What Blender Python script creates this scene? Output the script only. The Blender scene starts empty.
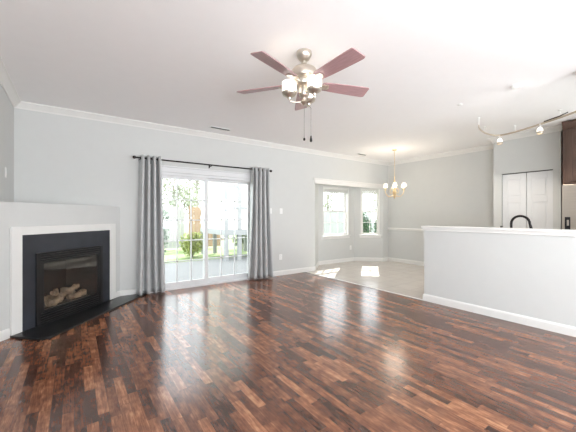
import bpy, bmesh, math, random
from mathutils import Vector, Matrix
random.seed(7)
sc = bpy.context.scene
COL = sc.collection
R = math.radians
PI = math.pi

# ------------------------------------------------------------------ camera
cam = bpy.data.cameras.new('camera')
cam.sensor_width = 36.0
cam.lens = 36.0 * 301.75 / 576.0
cam.shift_y = 0.4 / 576.0
cam.clip_start = 0.02
cam_o = bpy.data.objects.new('camera', cam)
COL.objects.link(cam_o)
cam_o.location = (0, 0, 1.245)
cam_o.rotation_euler = (R(90), 0, R(-35.325))
sc.camera = cam_o

# ------------------------------------------------------------------ sky, sun, added fill lamps, exposure
w = bpy.data.worlds.new('sky'); sc.world = w
w.use_nodes = True
bg = w.node_tree.nodes['Background']
bg.inputs['Color'].default_value = (0.90, 0.95, 1.0, 1)
bg.inputs['Strength'].default_value = 4.4
sun = bpy.data.lights.new('sun', 'SUN')
sun.energy = 11.0; sun.angle = R(0.4); sun.color = (1.0, 0.96, 0.9)
sun_o = bpy.data.objects.new('sun', sun); COL.objects.link(sun_o)
sun_o.rotation_euler = Vector((-1.2, -1.0, -1.3)).to_track_quat('-Z', 'Y').to_euler()
sun_o.location = (9, 9, 12)

XR_ = 7.2
def fill_light(name, loc, sx, sz, energy, tilt=0.0, rotz=0.0, color=(0.91, 0.96, 1.0)):
    l = bpy.data.lights.new(name, 'AREA'); l.shape = 'RECTANGLE'
    l.size = sx; l.size_y = sz; l.energy = energy; l.color = color
    o = bpy.data.objects.new(name, l); COL.objects.link(o)
    o.location = loc
    o.rotation_euler = (R(90) + tilt, 0, rotz)
    return o
# added fill lamps at unseen openings, tilted up to brighten walls and ceiling
fill_light('fill_rear', (0.85, -4.1, 0.9), 2.0, 1.7, 560, R(78))
fill_light('fill_left', (-1.7, -1.7, 0.9), 2.2, 1.7, 420, R(70), R(-90))
fill_light('fill_rear', (2.95, -4.1, 0.9), 2.0, 1.7, 250, R(76))
fill_light('fill_kitchen', (5.7, -3.22, 1.55), 1.6, 1.2, 60, R(20))
fill_light('fill_kitchen_side', (XR_ + 0.12, -1.3, 1.55), 1.8, 1.2, 80, R(10), R(90))

sc.view_settings.view_transform = 'Standard'
sc.view_settings.look = 'None'
sc.view_settings.gamma = 1
sc.view_settings.use_curve_mapping = False
sc.view_settings.exposure = 0.22
sc.cycles.use_denoising = True
sc.cycles.max_bounces = 10
sc.cycles.diffuse_bounces = 6
sc.cycles.transparent_max_bounces = 16
sc.cycles.sample_clamp_indirect = 6

# ------------------------------------------------------------------ dimensions
D, XL, XH, XR, XP = 5.295, -0.644, 4.233, 7.2, 6.6
ZC = 2.75
YR = -3.1           # wall behind the camera
T = 0.15

# ------------------------------------------------------------------ materials
def srgb(r, g, b):
    def f(c):
        c /= 255.0
        return c / 12.92 if c <= 0.04045 else ((c + 0.055) / 1.055) ** 2.4
    return (f(r), f(g), f(b), 1)

def mat(name, col, rough=0.5, metal=0.0, noise=0.03, nscale=8.0, bump=0.0, bscale=60.0, spec=0.5, emit=None, estr=0.0, stretch=None):
    m = bpy.data.materials.new(name); m.use_nodes = True
    nt = m.node_tree; b = nt.nodes['Principled BSDF']
    b.inputs['Roughness'].default_value = rough
    b.inputs['Metallic'].default_value = metal
    b.inputs['Specular IOR Level'].default_value = spec
    tc = nt.nodes.new('ShaderNodeTexCoord')
    mp = nt.nodes.new('ShaderNodeMapping')
    nt.links.new(tc.outputs['Object'], mp.inputs['Vector'])
    if stretch: mp.inputs['Scale'].default_value = stretch
    n = nt.nodes.new('ShaderNodeTexNoise'); n.inputs['Scale'].default_value = nscale; n.inputs['Detail'].default_value = 4
    nt.links.new(mp.outputs['Vector'], n.inputs['Vector'])
    r = nt.nodes.new('ShaderNodeValToRGB')
    lo = tuple(max(0, c * (1 - noise)) for c in col[:3]) + (1,)
    hi = tuple(min(1, c * (1 + noise)) for c in col[:3]) + (1,)
    r.color_ramp.elements[0].position = 0.3; r.color_ramp.elements[1].position = 0.7
    r.color_ramp.elements[0].color = lo; r.color_ramp.elements[1].color = hi
    nt.links.new(n.outputs['Fac'], r.inputs['Fac'])
    nt.links.new(r.outputs['Color'], b.inputs['Base Color'])
    if bump:
        n2 = nt.nodes.new('ShaderNodeTexNoise'); n2.inputs['Scale'].default_value = bscale; n2.inputs['Detail'].default_value = 3
        nt.links.new(mp.outputs['Vector'], n2.inputs['Vector'])
        bp = nt.nodes.new('ShaderNodeBump'); bp.inputs['Strength'].default_value = bump; bp.inputs['Distance'].default_value = 0.004
        nt.links.new(n2.outputs['Fac'], bp.inputs['Height'])
        nt.links.new(bp.outputs['Normal'], b.inputs['Normal'])
    if emit:
        b.inputs['Emission Color'].default_value = tuple(emit) + (1,)
        b.inputs['Emission Strength'].default_value = estr
    return m

def glass_mat(name, tint=(1, 1, 1), refl=1.0, rough=0.0):
    m = bpy.data.materials.new(name); m.use_nodes = True
    nt = m.node_tree; nt.nodes.clear()
    out = nt.nodes.new('ShaderNodeOutputMaterial')
    tr = nt.nodes.new('ShaderNodeBsdfTransparent'); tr.inputs['Color'].default_value = tuple(tint) + (1,)
    gl = nt.nodes.new('ShaderNodeBsdfGlossy'); gl.inputs['Roughness'].default_value = rough
    lw = nt.nodes.new('ShaderNodeLayerWeight'); lw.inputs['Blend'].default_value = 0.5
    p = nt.nodes.new('ShaderNodeMath'); p.operation = 'POWER'; p.inputs[1].default_value = 3.0
    nt.links.new(lw.outputs['Facing'], p.inputs[0])
    ma = nt.nodes.new('ShaderNodeMath'); ma.operation = 'MULTIPLY_ADD'; ma.use_clamp = True
    ma.inputs[1].default_value = 0.35 * refl; ma.inputs[2].default_value = 0.03 * refl
    nt.links.new(p.outputs[0], ma.inputs[0])
    mx = nt.nodes.new('ShaderNodeMixShader')
    nt.links.new(ma.outputs[0], mx.inputs[0]); nt.links.new(tr.outputs[0], mx.inputs[1]); nt.links.new(gl.outputs[0], mx.inputs[2])
    nt.links.new(mx.outputs[0], out.inputs[0])
    return m

def wood_floor():
    m = bpy.data.materials.new('strip_laminate'); m.use_nodes = True
    nt = m.node_tree; b = nt.nodes['Principled BSDF']; L = nt.links.new
    tc = nt.nodes.new('ShaderNodeTexCoord'); sp = nt.nodes.new('ShaderNodeSeparateXYZ'); L(tc.outputs['Object'], sp.inputs[0])
    def M(op, a, bb=None, c=None):
        n = nt.nodes.new('ShaderNodeMath'); n.operation = op
        for i, v in enumerate((a, bb, c)):
            if v is None: continue
            if isinstance(v, (int, float)): n.inputs[i].default_value = v
            else: L(v, n.inputs[i])
        return n.outputs[0]
    def comb(x, y, z=0.0):
        n = nt.nodes.new('ShaderNodeCombineXYZ')
        for i, v in enumerate((x, y, z)):
            if isinstance(v, (int, float)): n.inputs[i].default_value = v
            else: L(v, n.inputs[i])
        return n.outputs[0]
    def wn(v):
        n = nt.nodes.new('ShaderNodeTexWhiteNoise'); n.noise_dimensions = '3D'; L(v, n.inputs['Vector']); return n
    xs = M('DIVIDE', sp.outputs['X'], 0.061)
    col = M('FLOOR', xs)
    fx = M('FRACT', xs)
    h1 = wn(comb(col, 3.7)).outputs['Value']
    h2 = wn(comb(col, 9.1)).outputs['Value']
    ln = M('MULTIPLY_ADD', h2, 0.2, 0.34)
    ys = M('ADD', M('DIVIDE', sp.outputs['Y'], ln), M('MULTIPLY', h1, 17.0))
    row = M('FLOOR', ys); fy = M('FRACT', ys)
    idn = wn(comb(col, row, 1.0))
    idv = idn.outputs['Value']
    # grain drawn out along each strip
    g = nt.nodes.new('ShaderNodeTexNoise'); g.inputs['Scale'].default_value = 1.0; g.inputs['Detail'].default_value = 6; g.inputs['Roughness'].default_value = 0.65
    L(comb(M('MULTIPLY', sp.outputs['X'], 46.0), M('MULTIPLY_ADD', idv, 91.0, M('MULTIPLY', sp.outputs['Y'], 4.2)), M('MULTIPLY', idv, 57.0)), g.inputs['Vector'])
    g2 = nt.nodes.new('ShaderNodeTexNoise'); g2.inputs['Scale'].default_value = 1.0; g2.inputs['Detail'].default_value = 5; g2.inputs['Roughness'].default_value = 0.7
    L(comb(M('MULTIPLY', sp.outputs['X'], 170.0), M('MULTIPLY_ADD', idv, 33.0, M('MULTIPLY', sp.outputs['Y'], 9.0)), M('MULTIPLY', idv, 21.0)), g2.inputs['Vector'])
    g3 = nt.nodes.new('ShaderNodeTexNoise'); g3.inputs['Scale'].default_value = 1.0; g3.inputs['Detail'].default_value = 3
    L(comb(M('MULTIPLY', sp.outputs['X'], 22.0), M('MULTIPLY_ADD', idv, 71.0, M('MULTIPLY', sp.outputs['Y'], 13.0)), M('MULTIPLY', idv, 44.0)), g3.inputs['Vector'])
    t = M('MULTIPLY_ADD', idv, 0.62, 0.19)
    for gg, k in ((g, 0.9), (g2, 0.9), (g3, 0.8)):
        t = M('ADD', t, M('MULTIPLY', M('SUBTRACT', gg.outputs['Fac'], 0.5), k))
    rp = nt.nodes.new('ShaderNodeValToRGB'); e = rp.color_ramp.elements
    e[0].position = 0.0; e[0].color = srgb(48, 28, 21)
    e[1].position = 1.0; e[1].color = srgb(182, 130, 95)
    for pos, c in ((0.25, srgb(80, 48, 35)), (0.5, srgb(108, 67, 48)), (0.78, srgb(144, 94, 67))):
        k = e.new(pos); k.color = c
    L(t, rp.inputs['Fac'])
    ex = M('MINIMUM', fx, M('SUBTRACT', 1.0, fx)); ey = M('MINIMUM', fy, M('SUBTRACT', 1.0, fy))
    sx = M('LESS_THAN', ex, 0.018); sy = M('LESS_THAN', ey, 0.004)
    seam = M('MAXIMUM', sx, sy)
    mx = nt.nodes.new('ShaderNodeMixRGB'); mx.blend_type = 'MULTIPLY'; L(M('MULTIPLY', seam, 0.45), mx.inputs['Fac'])
    L(rp.outputs['Color'], mx.inputs['Color1']); mx.inputs['Color2'].default_value = (0.25, 0.2, 0.18, 1)
    L(mx.outputs['Color'], b.inputs['Base Color'])
    L(M('MULTIPLY_ADD', g.outputs['Fac'], 0.08, 0.16), b.inputs['Roughness'])
    b.inputs['Specular IOR Level'].default_value = 0.8
    b.inputs['Coat Weight'].default_value = 0.0
    return m

def tile_mat(name, c1, grout, size, rough=0.25):
    m = bpy.data.materials.new(name); m.use_nodes = True
    nt = m.node_tree; b = nt.nodes['Principled BSDF']; L = nt.links.new
    tc = nt.nodes.new('ShaderNodeTexCoord')
    br = nt.nodes.new('ShaderNodeTexBrick'); br.offset = 0.0
    br.inputs['Scale'].default_value = 1.0; br.inputs['Brick Width'].default_value = size; br.inputs['Row Height'].default_value = size
    br.inputs['Mortar Size'].default_value = 0.004; br.inputs['Mortar Smooth'].default_value = 0.2
    br.inputs['Color1'].default_value = c1; br.inputs['Color2'].default_value = tuple(x * 0.94 for x in c1[:3]) + (1,)
    br.inputs['Mortar'].default_value = grout
    L(tc.outputs['Object'], br.inputs['Vector'])
    n = nt.nodes.new('ShaderNodeTexNoise'); n.inputs['Scale'].default_value = 5; n.inputs['Detail'].default_value = 5
    L(tc.outputs['Object'], n.inputs['Vector'])
    mx = nt.nodes.new('ShaderNodeMixRGB'); mx.blend_type = 'MULTIPLY'; mx.inputs['Fac'].default_value = 0.16
    L(br.outputs['Color'], mx.inputs['Color1']); L(n.outputs['Fac'], mx.inputs['Color2'])
    L(mx.outputs['Color'], b.inputs['Base Color'])
    b.inputs['Roughness'].default_value = rough
    return m

MT = {}
MT['wall'] = mat('wall_paint', srgb(205, 206, 204), 0.75, noise=0.008, bump=0.02, bscale=220)
MT['ceil'] = mat('ceiling_paint', srgb(247, 246, 246), 0.9, noise=0.006, bump=0.03, bscale=180)
MT['trim'] = mat('white_trim', srgb(228, 227, 224), 0.4, noise=0.01)
MT['wood'] = wood_floor()
MT['tile'] = tile_mat('pale_tile', srgb(214, 206, 197), srgb(186, 178, 168), 0.33)
MT['door'] = mat('white_door', srgb(220, 221, 222), 0.35, noise=0.008)
MT['glass'] = glass_mat('window_glass', (0.97, 0.985, 0.98))
MT['fireglass'] = glass_mat('hearth_glass', (0.85, 0.85, 0.85), 1.7)
MT['slate'] = mat('black_slate', srgb(46, 49, 56), 0.42, noise=0.22, nscale=5, bump=0.1, bscale=30)
MT['hearth'] = mat('hearth_granite', srgb(26, 27, 29), 0.3, noise=0.3, nscale=30)
MT['blackmetal'] = mat('black_metal', srgb(26, 26, 28), 0.28, 0.0, noise=0.1)
MT['blackbrick'] = mat('firebox_lining', srgb(24, 21, 19), 0.85, noise=0.25, nscale=14, bump=0.2, bscale=25)
MT['log'] = mat('ceramic_log', srgb(176, 150, 122), 0.9, noise=0.6, nscale=9, bump=0.8, bscale=22)
MT['ember'] = mat('ember_bed', srgb(88, 78, 70), 0.95, noise=0.6, nscale=40, bump=0.8, bscale=60)
MT['curtain'] = mat('grey_curtain', srgb(188, 189, 189), 0.36, noise=0.10, nscale=26, bump=0.12, bscale=150, stretch=(1, 1, 0.35))
MT['bronze'] = mat('dark_bronze', srgb(40, 36, 36), 0.35, 0.7, noise=0.08)
MT['nickel'] = mat('brushed_nickel', srgb(205, 196, 184), 0.3, 0.9, noise=0.06)
MT['blade'] = mat('rosewood_blade', srgb(168, 134, 136), 0.35, noise=0.14, nscale=7, stretch=(1.2, 14, 14))
MT['shade'] = mat('opal_glass', srgb(250, 246, 238), 0.3, noise=0.005, emit=(1.0, 0.92, 0.8), estr=1.3)
MT['bulb'] = mat('lit_bulb', srgb(255, 244, 224), 0.3, noise=0.0, emit=(1.0, 0.88, 0.7), estr=6.0)
MT['bell'] = mat('bell_shade_glass', srgb(250, 240, 228), 0.3, noise=0.01, emit=(1.0, 0.86, 0.74), estr=0.5)
MT['brass'] = mat('pale_brass', srgb(222, 200, 158), 0.3, 0.7, noise=0.06)
MT['chain'] = mat('pull_chain_metal', srgb(150, 145, 140), 0.35, 0.8, noise=0.05)
MT['steel'] = mat('stainless_steel', srgb(196, 188, 178), 0.38, 0.75, noise=0.05, nscale=3, stretch=(1, 1, 30))
MT['cabwood'] = mat('espresso_cabinet', srgb(96, 74, 64), 0.4, noise=0.18, nscale=6, stretch=(10, 10, 1))
MT['counter'] = mat('dark_granite', srgb(70, 64, 60), 0.2, noise=0.35, nscale=60)
MT['plate'] = mat('white_plastic', srgb(238, 238, 236), 0.35, noise=0.005)
MT['darkslot'] = mat('dark_slot', srgb(60, 60, 60), 0.6)
MT['blind'] = mat('white_blind', srgb(236, 236, 232), 0.6, noise=0.02)
MT['concrete'] = mat('patio_concrete', srgb(122, 122, 122), 0.85, noise=0.06, nscale=2.5, bump=0.1, bscale=60)
MT['grass'] = mat('lawn_grass', srgb(122, 140, 92), 0.9, noise=0.25, nscale=12, bump=0.6, bscale=80)
MT['cream'] = mat('cream_siding', srgb(246, 239, 228), 0.8, noise=0.02)
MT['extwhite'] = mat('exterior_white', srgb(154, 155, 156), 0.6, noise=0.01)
MT['fencewood'] = mat('tan_fence_wood', srgb(146, 122, 102), 0.85, noise=0.2, nscale=5, stretch=(8, 8, 0.6))
MT['roof'] = mat('roof_shingle', srgb(140, 132, 126), 0.9, noise=0.15, nscale=20)
MT['rail'] = mat('warm_rail_metal', srgb(196, 182, 164), 0.4, 0.4, noise=0.03)
MT['leaf'] = mat('leaf_green', srgb(84, 104, 60), 0.6, noise=0.3, nscale=5)
MT['leafy'] = mat('leaf_yellow_green', srgb(140, 150, 74), 0.6, noise=0.25, nscale=4)
MT['leafd'] = mat('leaf_dark', srgb(66, 95, 66), 0.6, noise=0.35, nscale=5)
MT['leafp'] = mat('leaf_pale', srgb(160, 164, 146), 0.7, noise=0.25, nscale=4)
MT['bark'] = mat('grey_bark', srgb(158, 152, 146), 0.9, noise=0.2, nscale=8)

# ------------------------------------------------------------------ mesh helpers
def box(bm, x0, x1, y0, y1, z0, z1, M=None):
    v = [bm.verts.new((x, y, z)) for x in (x0, x1) for y in (y0, y1) for z in (z0, z1)]
    for f in ((0, 1, 3, 2), (4, 6, 7, 5), (0, 4, 5, 1), (2, 3, 7, 6), (0, 2, 6, 4), (1, 5, 7, 3)):
        bm.faces.new([v[i] for i in f])
    if M is not None:
        bmesh.ops.transform(bm, matrix=M, verts=v)
    return v

def poly(bm, pts, z0, z1):
    a = [bm.verts.new((x, y, z0)) for x, y in pts]; b = [bm.verts.new((x, y, z1)) for x, y in pts]
    n = len(pts)
    bm.faces.new(a[::-1]); bm.faces.new(b)
    for i in range(n):
        bm.faces.new((a[i], a[(i + 1) % n], b[(i + 1) % n], b[i]))

def tube(bm, pts, r, seg=8, cap=True):
    pts = [Vector(p) for p in pts]
    rs = r if isinstance(r, (list, tuple)) else [r] * len(pts)
    rings = []
    up = None
    for i, p in enumerate(pts):
        if i == 0: d = pts[1] - p
        elif i == len(pts) - 1: d = p - pts[i - 1]
        else: d = (pts[i + 1] - p).normalized() + (p - pts[i - 1]).normalized()
        d.normalize()
        if up is None:
            up = Vector((0, 0, 1)) if abs(d.z) < 0.9 else Vector((1, 0, 0))
        a = d.cross(up)
        if a.length < 1e-5: a = d.cross(Vector((0.3, 0.9, 0.2)))
        a.normalize(); bb = a.cross(d).normalized(); up = bb
        rings.append([bm.verts.new(p + rs[i] * (math.cos(2 * PI * k / seg) * a + math.sin(2 * PI * k / seg) * bb)) for k in range(seg)])
    for i in range(len(rings) - 1):
        for k in range(seg):
            bm.faces.new((rings[i][k], rings[i][(k + 1) % seg], rings[i + 1][(k + 1) % seg], rings[i + 1][k]))
    if cap:
        bm.faces.new(rings[0][::-1]); bm.faces.new(rings[-1])

def lathe(bm, prof, seg=24, M=None):
    """prof: list of (radius, z) from one end to the other"""
    rings = []; new = []
    for r, z in prof:
        if r < 1e-5:
            v = bm.verts.new((0, 0, z)); rings.append([v]); new.append(v)
        else:
            ring = [bm.verts.new((r * math.cos(2 * PI * k / seg), r * math.sin(2 * PI * k / seg), z)) for k in range(seg)]
            rings.append(ring); new += ring
    for a, b in zip(rings, rings[1:]):
        for k in range(seg):
            k2 = (k + 1) % seg
            if len(a) == 1 and len(b) == 1: continue
            if len(a) == 1: bm.faces.new((a[0], b[k2], b[k]))
            elif len(b) == 1: bm.faces.new((a[k], a[k2], b[0]))
            else: bm.faces.new((a[k], a[k2], b[k2], b[k]))
    if M is not None: bmesh.ops.transform(bm, matrix=M, verts=new)

def sweep(bm, path, prof, side=1):
    """prof: closed list of (out, z); path: (x, y) points along a wall; out is measured to the left of travel * side"""
    P = [Vector(p) for p in path]; n = len(P); rings = []
    for i, p in enumerate(P):
        d0 = (P[i] - P[i - 1]).normalized() if i else None
        d1 = (P[i + 1] - P[i]).normalized() if i < n - 1 else None
        n0 = Vector((-d0.y, d0.x)) if d0 else None; n1 = Vector((-d1.y, d1.x)) if d1 else None
        if n0 is None: m = n1
        elif n1 is None: m = n0
        else:
            m = n0 + n1; m = m / (1 + n0.dot(n1))
        rings.append([bm.verts.new((p.x + side * m.x * o, p.y + side * m.y * o, z)) for o, z in prof])
    k = len(prof)
    for a, b in zip(rings, rings[1:]):
        for i in range(k):
            bm.faces.new((a[i], a[(i + 1) % k], b[(i + 1) % k], b[i]))
    bm.faces.new(rings[0][::-1]); bm.faces.new(rings[-1])

def mesh(name, bm, m, parent=None, smooth=False, bevel=0.0):
    bmesh.ops.recalc_face_normals(bm, faces=bm.faces)
    me = bpy.data.meshes.new(name); bm.to_mesh(me); bm.free()
    me.materials.append(m)
    if smooth:
        for p in me.polygons: p.use_smooth = True
        try: me.set_sharp_from_angle(angle=R(38))
        except Exception: pass
    o = bpy.data.objects.new(name, me); COL.objects.link(o)
    if parent is not None: o.parent = parent
    if bevel:
        b = o.modifiers.new('bevel', 'BEVEL'); b.width = bevel; b.segments = 2; b.limit_method = 'ANGLE'
    return o

def struct(name, bm, m, **k):
    o = mesh(name, bm, m, **k)
    if o.parent is None: o['kind'] = 'structure'
    return o

def tag(o, label, cat, group=None, kind=None):
    o['label'] = label; o['category'] = cat
    if group: o['group'] = group
    if kind: o['kind'] = kind
    return o

def thing(name, label, cat, loc=(0, 0, 0), rotz=0.0, group=None):
    o = bpy.data.objects.new(name, None); COL.objects.link(o)
    o.empty_display_size = 0.1
    o.location = loc; o.rotation_euler = (0, 0, rotz)
    return tag(o, label, cat, group)

def sroot(name, loc=(0, 0, 0), rotz=0.0):
    o = bpy.data.objects.new(name, None); COL.objects.link(o)
    o.location = loc; o.rotation_euler = (0, 0, rotz); o['kind'] = 'structure'
    return o

B = bmesh.new

def wall_pieces(bm, x0, x1, y0, y1, z1, holes):
    """wall along x from x0 to x1 with rectangular holes (hx0,hx1,hz0,hz1), sorted"""
    x = x0
    for hx0, hx1, hz0, hz1 in holes:
        box(bm, x, hx0, y0, y1, 0, z1)
        if hz0 > 0: box(bm, hx0, hx1, y0, y1, 0, hz0)
        if hz1 < z1: box(bm, hx0, hx1, y0, y1, hz1, z1)
        x = hx1
    box(bm, x, x1, y0, y1, 0, z1)

# ------------------------------------------------------------------ the room
SX0, SX1, SZ1 = 1.09, 2.94, 1.985           # sliding door opening
BX0, BX1, BZ = 4.512, 6.98, 2.05            # opening to the bay
bm = B(); box(bm, XL - T, XH, YR - T, D, -0.12, 0)
struct('floor', bm, MT['wood'])
bm = B(); poly(bm, [(XH, YR - T), (XR + T, YR - T), (XR + T, D), (7.13, D), (6.45, 5.95), (5.05, 5.95), (4.36, D), (XH, D)], -0.12, 0)
struct('floor_dining', bm, MT['tile'])
bm = B(); box(bm, XL - T, XR + T, YR - T, D + T, ZC, ZC + 0.14)
struct('ceiling', bm, MT['ceil'])
bm = B(); wall_pieces(bm, XL - T, XR + T, D, D + T, ZC, [(SX0, SX1, 0, SZ1), (BX0, BX1, 0, BZ)])
struct('wall_back', bm, MT['wall'])
bm = B()
for y0, y1, z0, z1 in ((YR - T, -2.75, 0, ZC), (-0.65, D, 0, ZC), (-2.75, -0.65, 0, 0.1), (-2.75, -0.65, 2.25, ZC)): box(bm, XL - T, XL, y0, y1, z0, z1)
struct('wall_left', bm, MT['wall'])
bm = B()
for y0, y1, z0, z1 in ((YR - T, -2.2, 0, ZC), (-0.4, D, 0, ZC), (-2.2, -0.4, 0, 0.95), (-2.2, -0.4, 2.15, ZC)): box(bm, XR, XR + T, y0, y1, z0, z1)
struct('wall_right', bm, MT['wall'])
bm = B(); wall_pieces(bm, XL, XR, YR - T, YR, ZC, [(0.0, 1.7, 0.1, 2.25), (2.1, 3.8, 0.1, 2.25), (4.9, 6.5, 0.95, 2.15)])
struct('wall_rear', bm, MT['wall'])
for i, (a, b_, c, d) in enumerate(((0.0, 1.7, 0.1, 2.25), (2.1, 3.8, 0.1, 2.25), (4.9, 6.5, 0.95, 2.15))):  # unseen rear windows, added as openings for the fill lamps
    bm = B()
    for q in (a, (a + b_) / 2 - .025, b_ - 0.05): box(bm, q, q + 0.05, YR - 0.1, YR - 0.04, c, d)
    for q in (c, (c + d) / 2 - .025, d - 0.05): box(bm, a, b_, YR - 0.1, YR - 0.04, q, q + 0.05)
    struct('window_%d' % (i + 3), bm, MT['trim'])
bm = B()
for q in (-2.2, -1.325, -0.45): box(bm, XR + 0.04, XR + 0.1, q, q + 0.05, 0.95, 2.15)
for q in (0.95, 1.525, 2.10): box(bm, XR + 0.04, XR + 0.1, -2.2, -0.4, q, q + 0.05)
struct('window_6', bm, MT['trim'])  # unseen kitchen window added so its fill lamp can shine in
bm = B()
for q in (-2.75, -1.725, -0.70): box(bm, XL - 0.1, XL - 0.04, q, q + 0.05, 0.1, 2.25)
for q in (0.1, 1.15, 2.2): box(bm, XL - 0.1, XL - 0.04, -2.75, -0.65, q, q + 0.05)
struct('window_7', bm, MT['trim'])  # unseen left window added to light the half wall and dining side
# full-height wall between living room and kitchen, ending beside the half wall
bm = B(); box(bm, XH, XH + 0.13, YR, 0.82, 0, ZC)
struct('wall_kitchen', bm, MT['wall'])
# half wall
bm = B(); box(bm, XH, XH + 0.13, 0.82, 2.48, 0, 1.055)
struct('wall_half', bm, MT['wall'])
bm = B()
box(bm, XH - 0.035, XH + 0.165, 0.822, 2.515, 1.075, 1.103)
box(bm, XH - 0.018, XH + 0.148, 0.822, 2.498, 1.035, 1.075)
struct('trim_1', bm, MT['trim'], bevel=0.005)
# pantry box
bm = B(); wall = [(1.468, 1.571), (2.323, 2.457)]
Rz = Matrix.Rotation(R(90), 4, 'Z')
box(bm, XP, XP + 0.1, 1.468, 1.571, 0, ZC); box(bm, XP, XP + 0.1, 2.323, 2.457, 0, ZC); box(bm, XP, XP + 0.1, 1.571, 2.323, 2.046, ZC)
box(bm, XP + 0.1, XR, 2.357, 2.457, 0, ZC); box(bm, XP + 0.1, XR, 1.468, 1.568, 0, ZC)
struct('wall_pantry', bm, MT['wall'])
# bifold pantry door
rt = sroot('door_2', (XP + 0.03, 1.571, 0))
for k in range(2):
    y0 = 0.006 + k * 0.374; y1 = y0 + 0.366
    bm = B()
    z0, z1 = 0.02, 2.03
    box(bm, 0.008, 0.034, y0, y1, z0, z1)
    st = 0.075
    rails = [(z0, 0.22), (0.86, 0.98), (1.50, 1.60), (1.93, z1)]
    box(bm, 0, 0.008, y0, y0 + st, z0, z1); box(bm, 0, 0.008, y1 - st, y1, z0, z1)
    for a, b_ in rails: box(bm, 0, 0.008, y0 + st, y1 - st, a, b_)
    for a, b_ in ((0.22, 0.86), (0.98, 1.50), (1.60, 1.93)):
        box(bm, 0.002, 0.008, y0 + st + 0.028, y1 - st - 0.028, a + 0.028, b_ - 0.028)
    lf = mesh('door_leaf', bm, MT['door'], rt, bevel=0.003)
    bm = B(); lathe(bm, [(0, -0.03), (0.014, -0.03), (0.016, -0.02), (0.008, -0.008), (0.008, 0)], 12, Matrix.Translation((0, y1 - 0.04 if k == 0 else y0 + 0.04, 0.95)) @ Matrix.Rotation(R(90), 4, 'Y'))
    mesh('knob', bm, MT['nickel'], lf, smooth=True)
bm = B(); box(bm, 0.012, 0.05, 0, 0.752, 2.032, 2.046); box(bm, 0.012, 0.05, 0.747, 0.752, 0, 2.032)
mesh('door_track', bm, MT['darkslot'], rt)

# diagonal fireplace chase: hollow, with an opening for the firebox
DC = -4.72                                   # face plane x - y
FC = 3.30                                    # centre of the fireplace along the diagonal
fd = Vector((1, 1)) / 2 ** .5; fn = Vector((1, -1)) / 2 ** .5
base = fd * FC + fn * (DC / 2 ** .5)
FL, FR = (2 * XL - DC) / 2 ** .5 - FC, (2 * D + DC) / 2 ** .5 - FC
MF = Matrix.Translation((base.x, base.y, 0)) @ Matrix.Rotation(R(45), 4, 'Z')
bm = B()
poly(bm, [(FL, 0), (-0.43, 0), (-0.43, 0.1), (FL + 0.1, 0.1)], 0, 1.34)
poly(bm, [(0.43, 0), (FR, 0), (FR - 0.1, 0.1), (0.43, 0.1)], 0, 1.34)
poly(bm, [(-0.43, 0), (0.43, 0), (0.43, 0.1), (-0.43, 0.1)], 0.78, 1.34)
poly(bm, [(-0.43, 0), (0.43, 0), (0.43, 0.1), (-0.43, 0.1)], 0, 0.13)
poly(bm, [(FL, 0), (FR, 0), ((FL + FR) / 2, (FR - FL) / 2)], 1.34, 1.394)
bmesh.ops.transform(bm, matrix=MF, verts=bm.verts)
struct('wall_fireplace', bm, MT['wall'])

# bay
def bay_wall(name, p0, p1, z1, hole=None):
    d = Vector((p1[0] - p0[0], p1[1] - p0[1])); L = d.length; a = math.atan2(d.y, d.x)
    bm = B(); wall_pieces(bm, 0, L, 0, T, z1, [hole] if hole else [])
    bmesh.ops.transform(bm, matrix=Matrix.Translation((p0[0], p0[1], 0)) @ Matrix.Rotation(a, 4, 'Z'), verts=bm.verts)
    return struct(name, bm, MT['wall']), a
W1 = (0.16, 1.11, 0.72, 2.03)
bay_wall('wall_bay', (5.09, 5.84), (6.40, 5.84), 2.2, W1)
LA = math.hypot(0.58, 0.545)
W2 = (0.19, 0.705, 0.72, 2.03)
_, a2 = bay_wall('wall_bay_right', (6.40, 5.84), (6.98, D), 2.2, W2)
bay_wall('wall_bay_left', (4.512, D), (5.09, 5.84), 2.2)
bm = B(); poly(bm, [(4.3, D + T), (7.2, D + T), (6.5, 6.05), (5.0, 6.05)], 2.13, 2.32)
struct('ceiling_bay', bm, MT['ceil'])
bm = B(); box(bm, BX0 - 0.03, BX1 + 0.02, D - 0.022, D + 0.02, 2.0, 2.105); box(bm, BX0 - 0.05, BX1 + 0.02, D - 0.04, D, 2.095, 2.125)
box(bm, BX0, BX1, D + 0.02, D + T, 2.03, 2.05)
struct('trim_2', bm, MT['trim'], bevel=0.004)

# crown moulding
cp = [(0, ZC), (0, ZC - 0.085), (0.012, ZC - 0.085), (0.018, ZC - 0.07), (0.052, ZC - 0.035), (0.066, ZC - 0.022), (0.078, ZC - 0.016), (0.078, ZC)]
bm = B()
sweep(bm, [(XL, YR), (XL, D), (XR, D), (XR, 2.457), (XP, 2.457), (XP, 1.468), (XR, 1.468), (XR, 1.0)], cp, side=-1)
struct('trim_3', bm, MT['trim'])
bm = B()
sweep(bm, [(XH + 0.13, YR), (XH + 0.13, 0.82), (XH, 0.82), (XH, YR)], cp, side=1)
struct('trim_4', bm, MT['trim'])
# chair rail on the dining wall
bm = B(); sweep(bm, [(XR, D), (XR, 2.457)], [(0, 0.865), (0.012, 0.87), (0.022, 0.9), (0.022, 0.915), (0.012, 0.925), (0, 0.93)], side=-1)
struct('trim_5', bm, MT['trim'])
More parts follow.
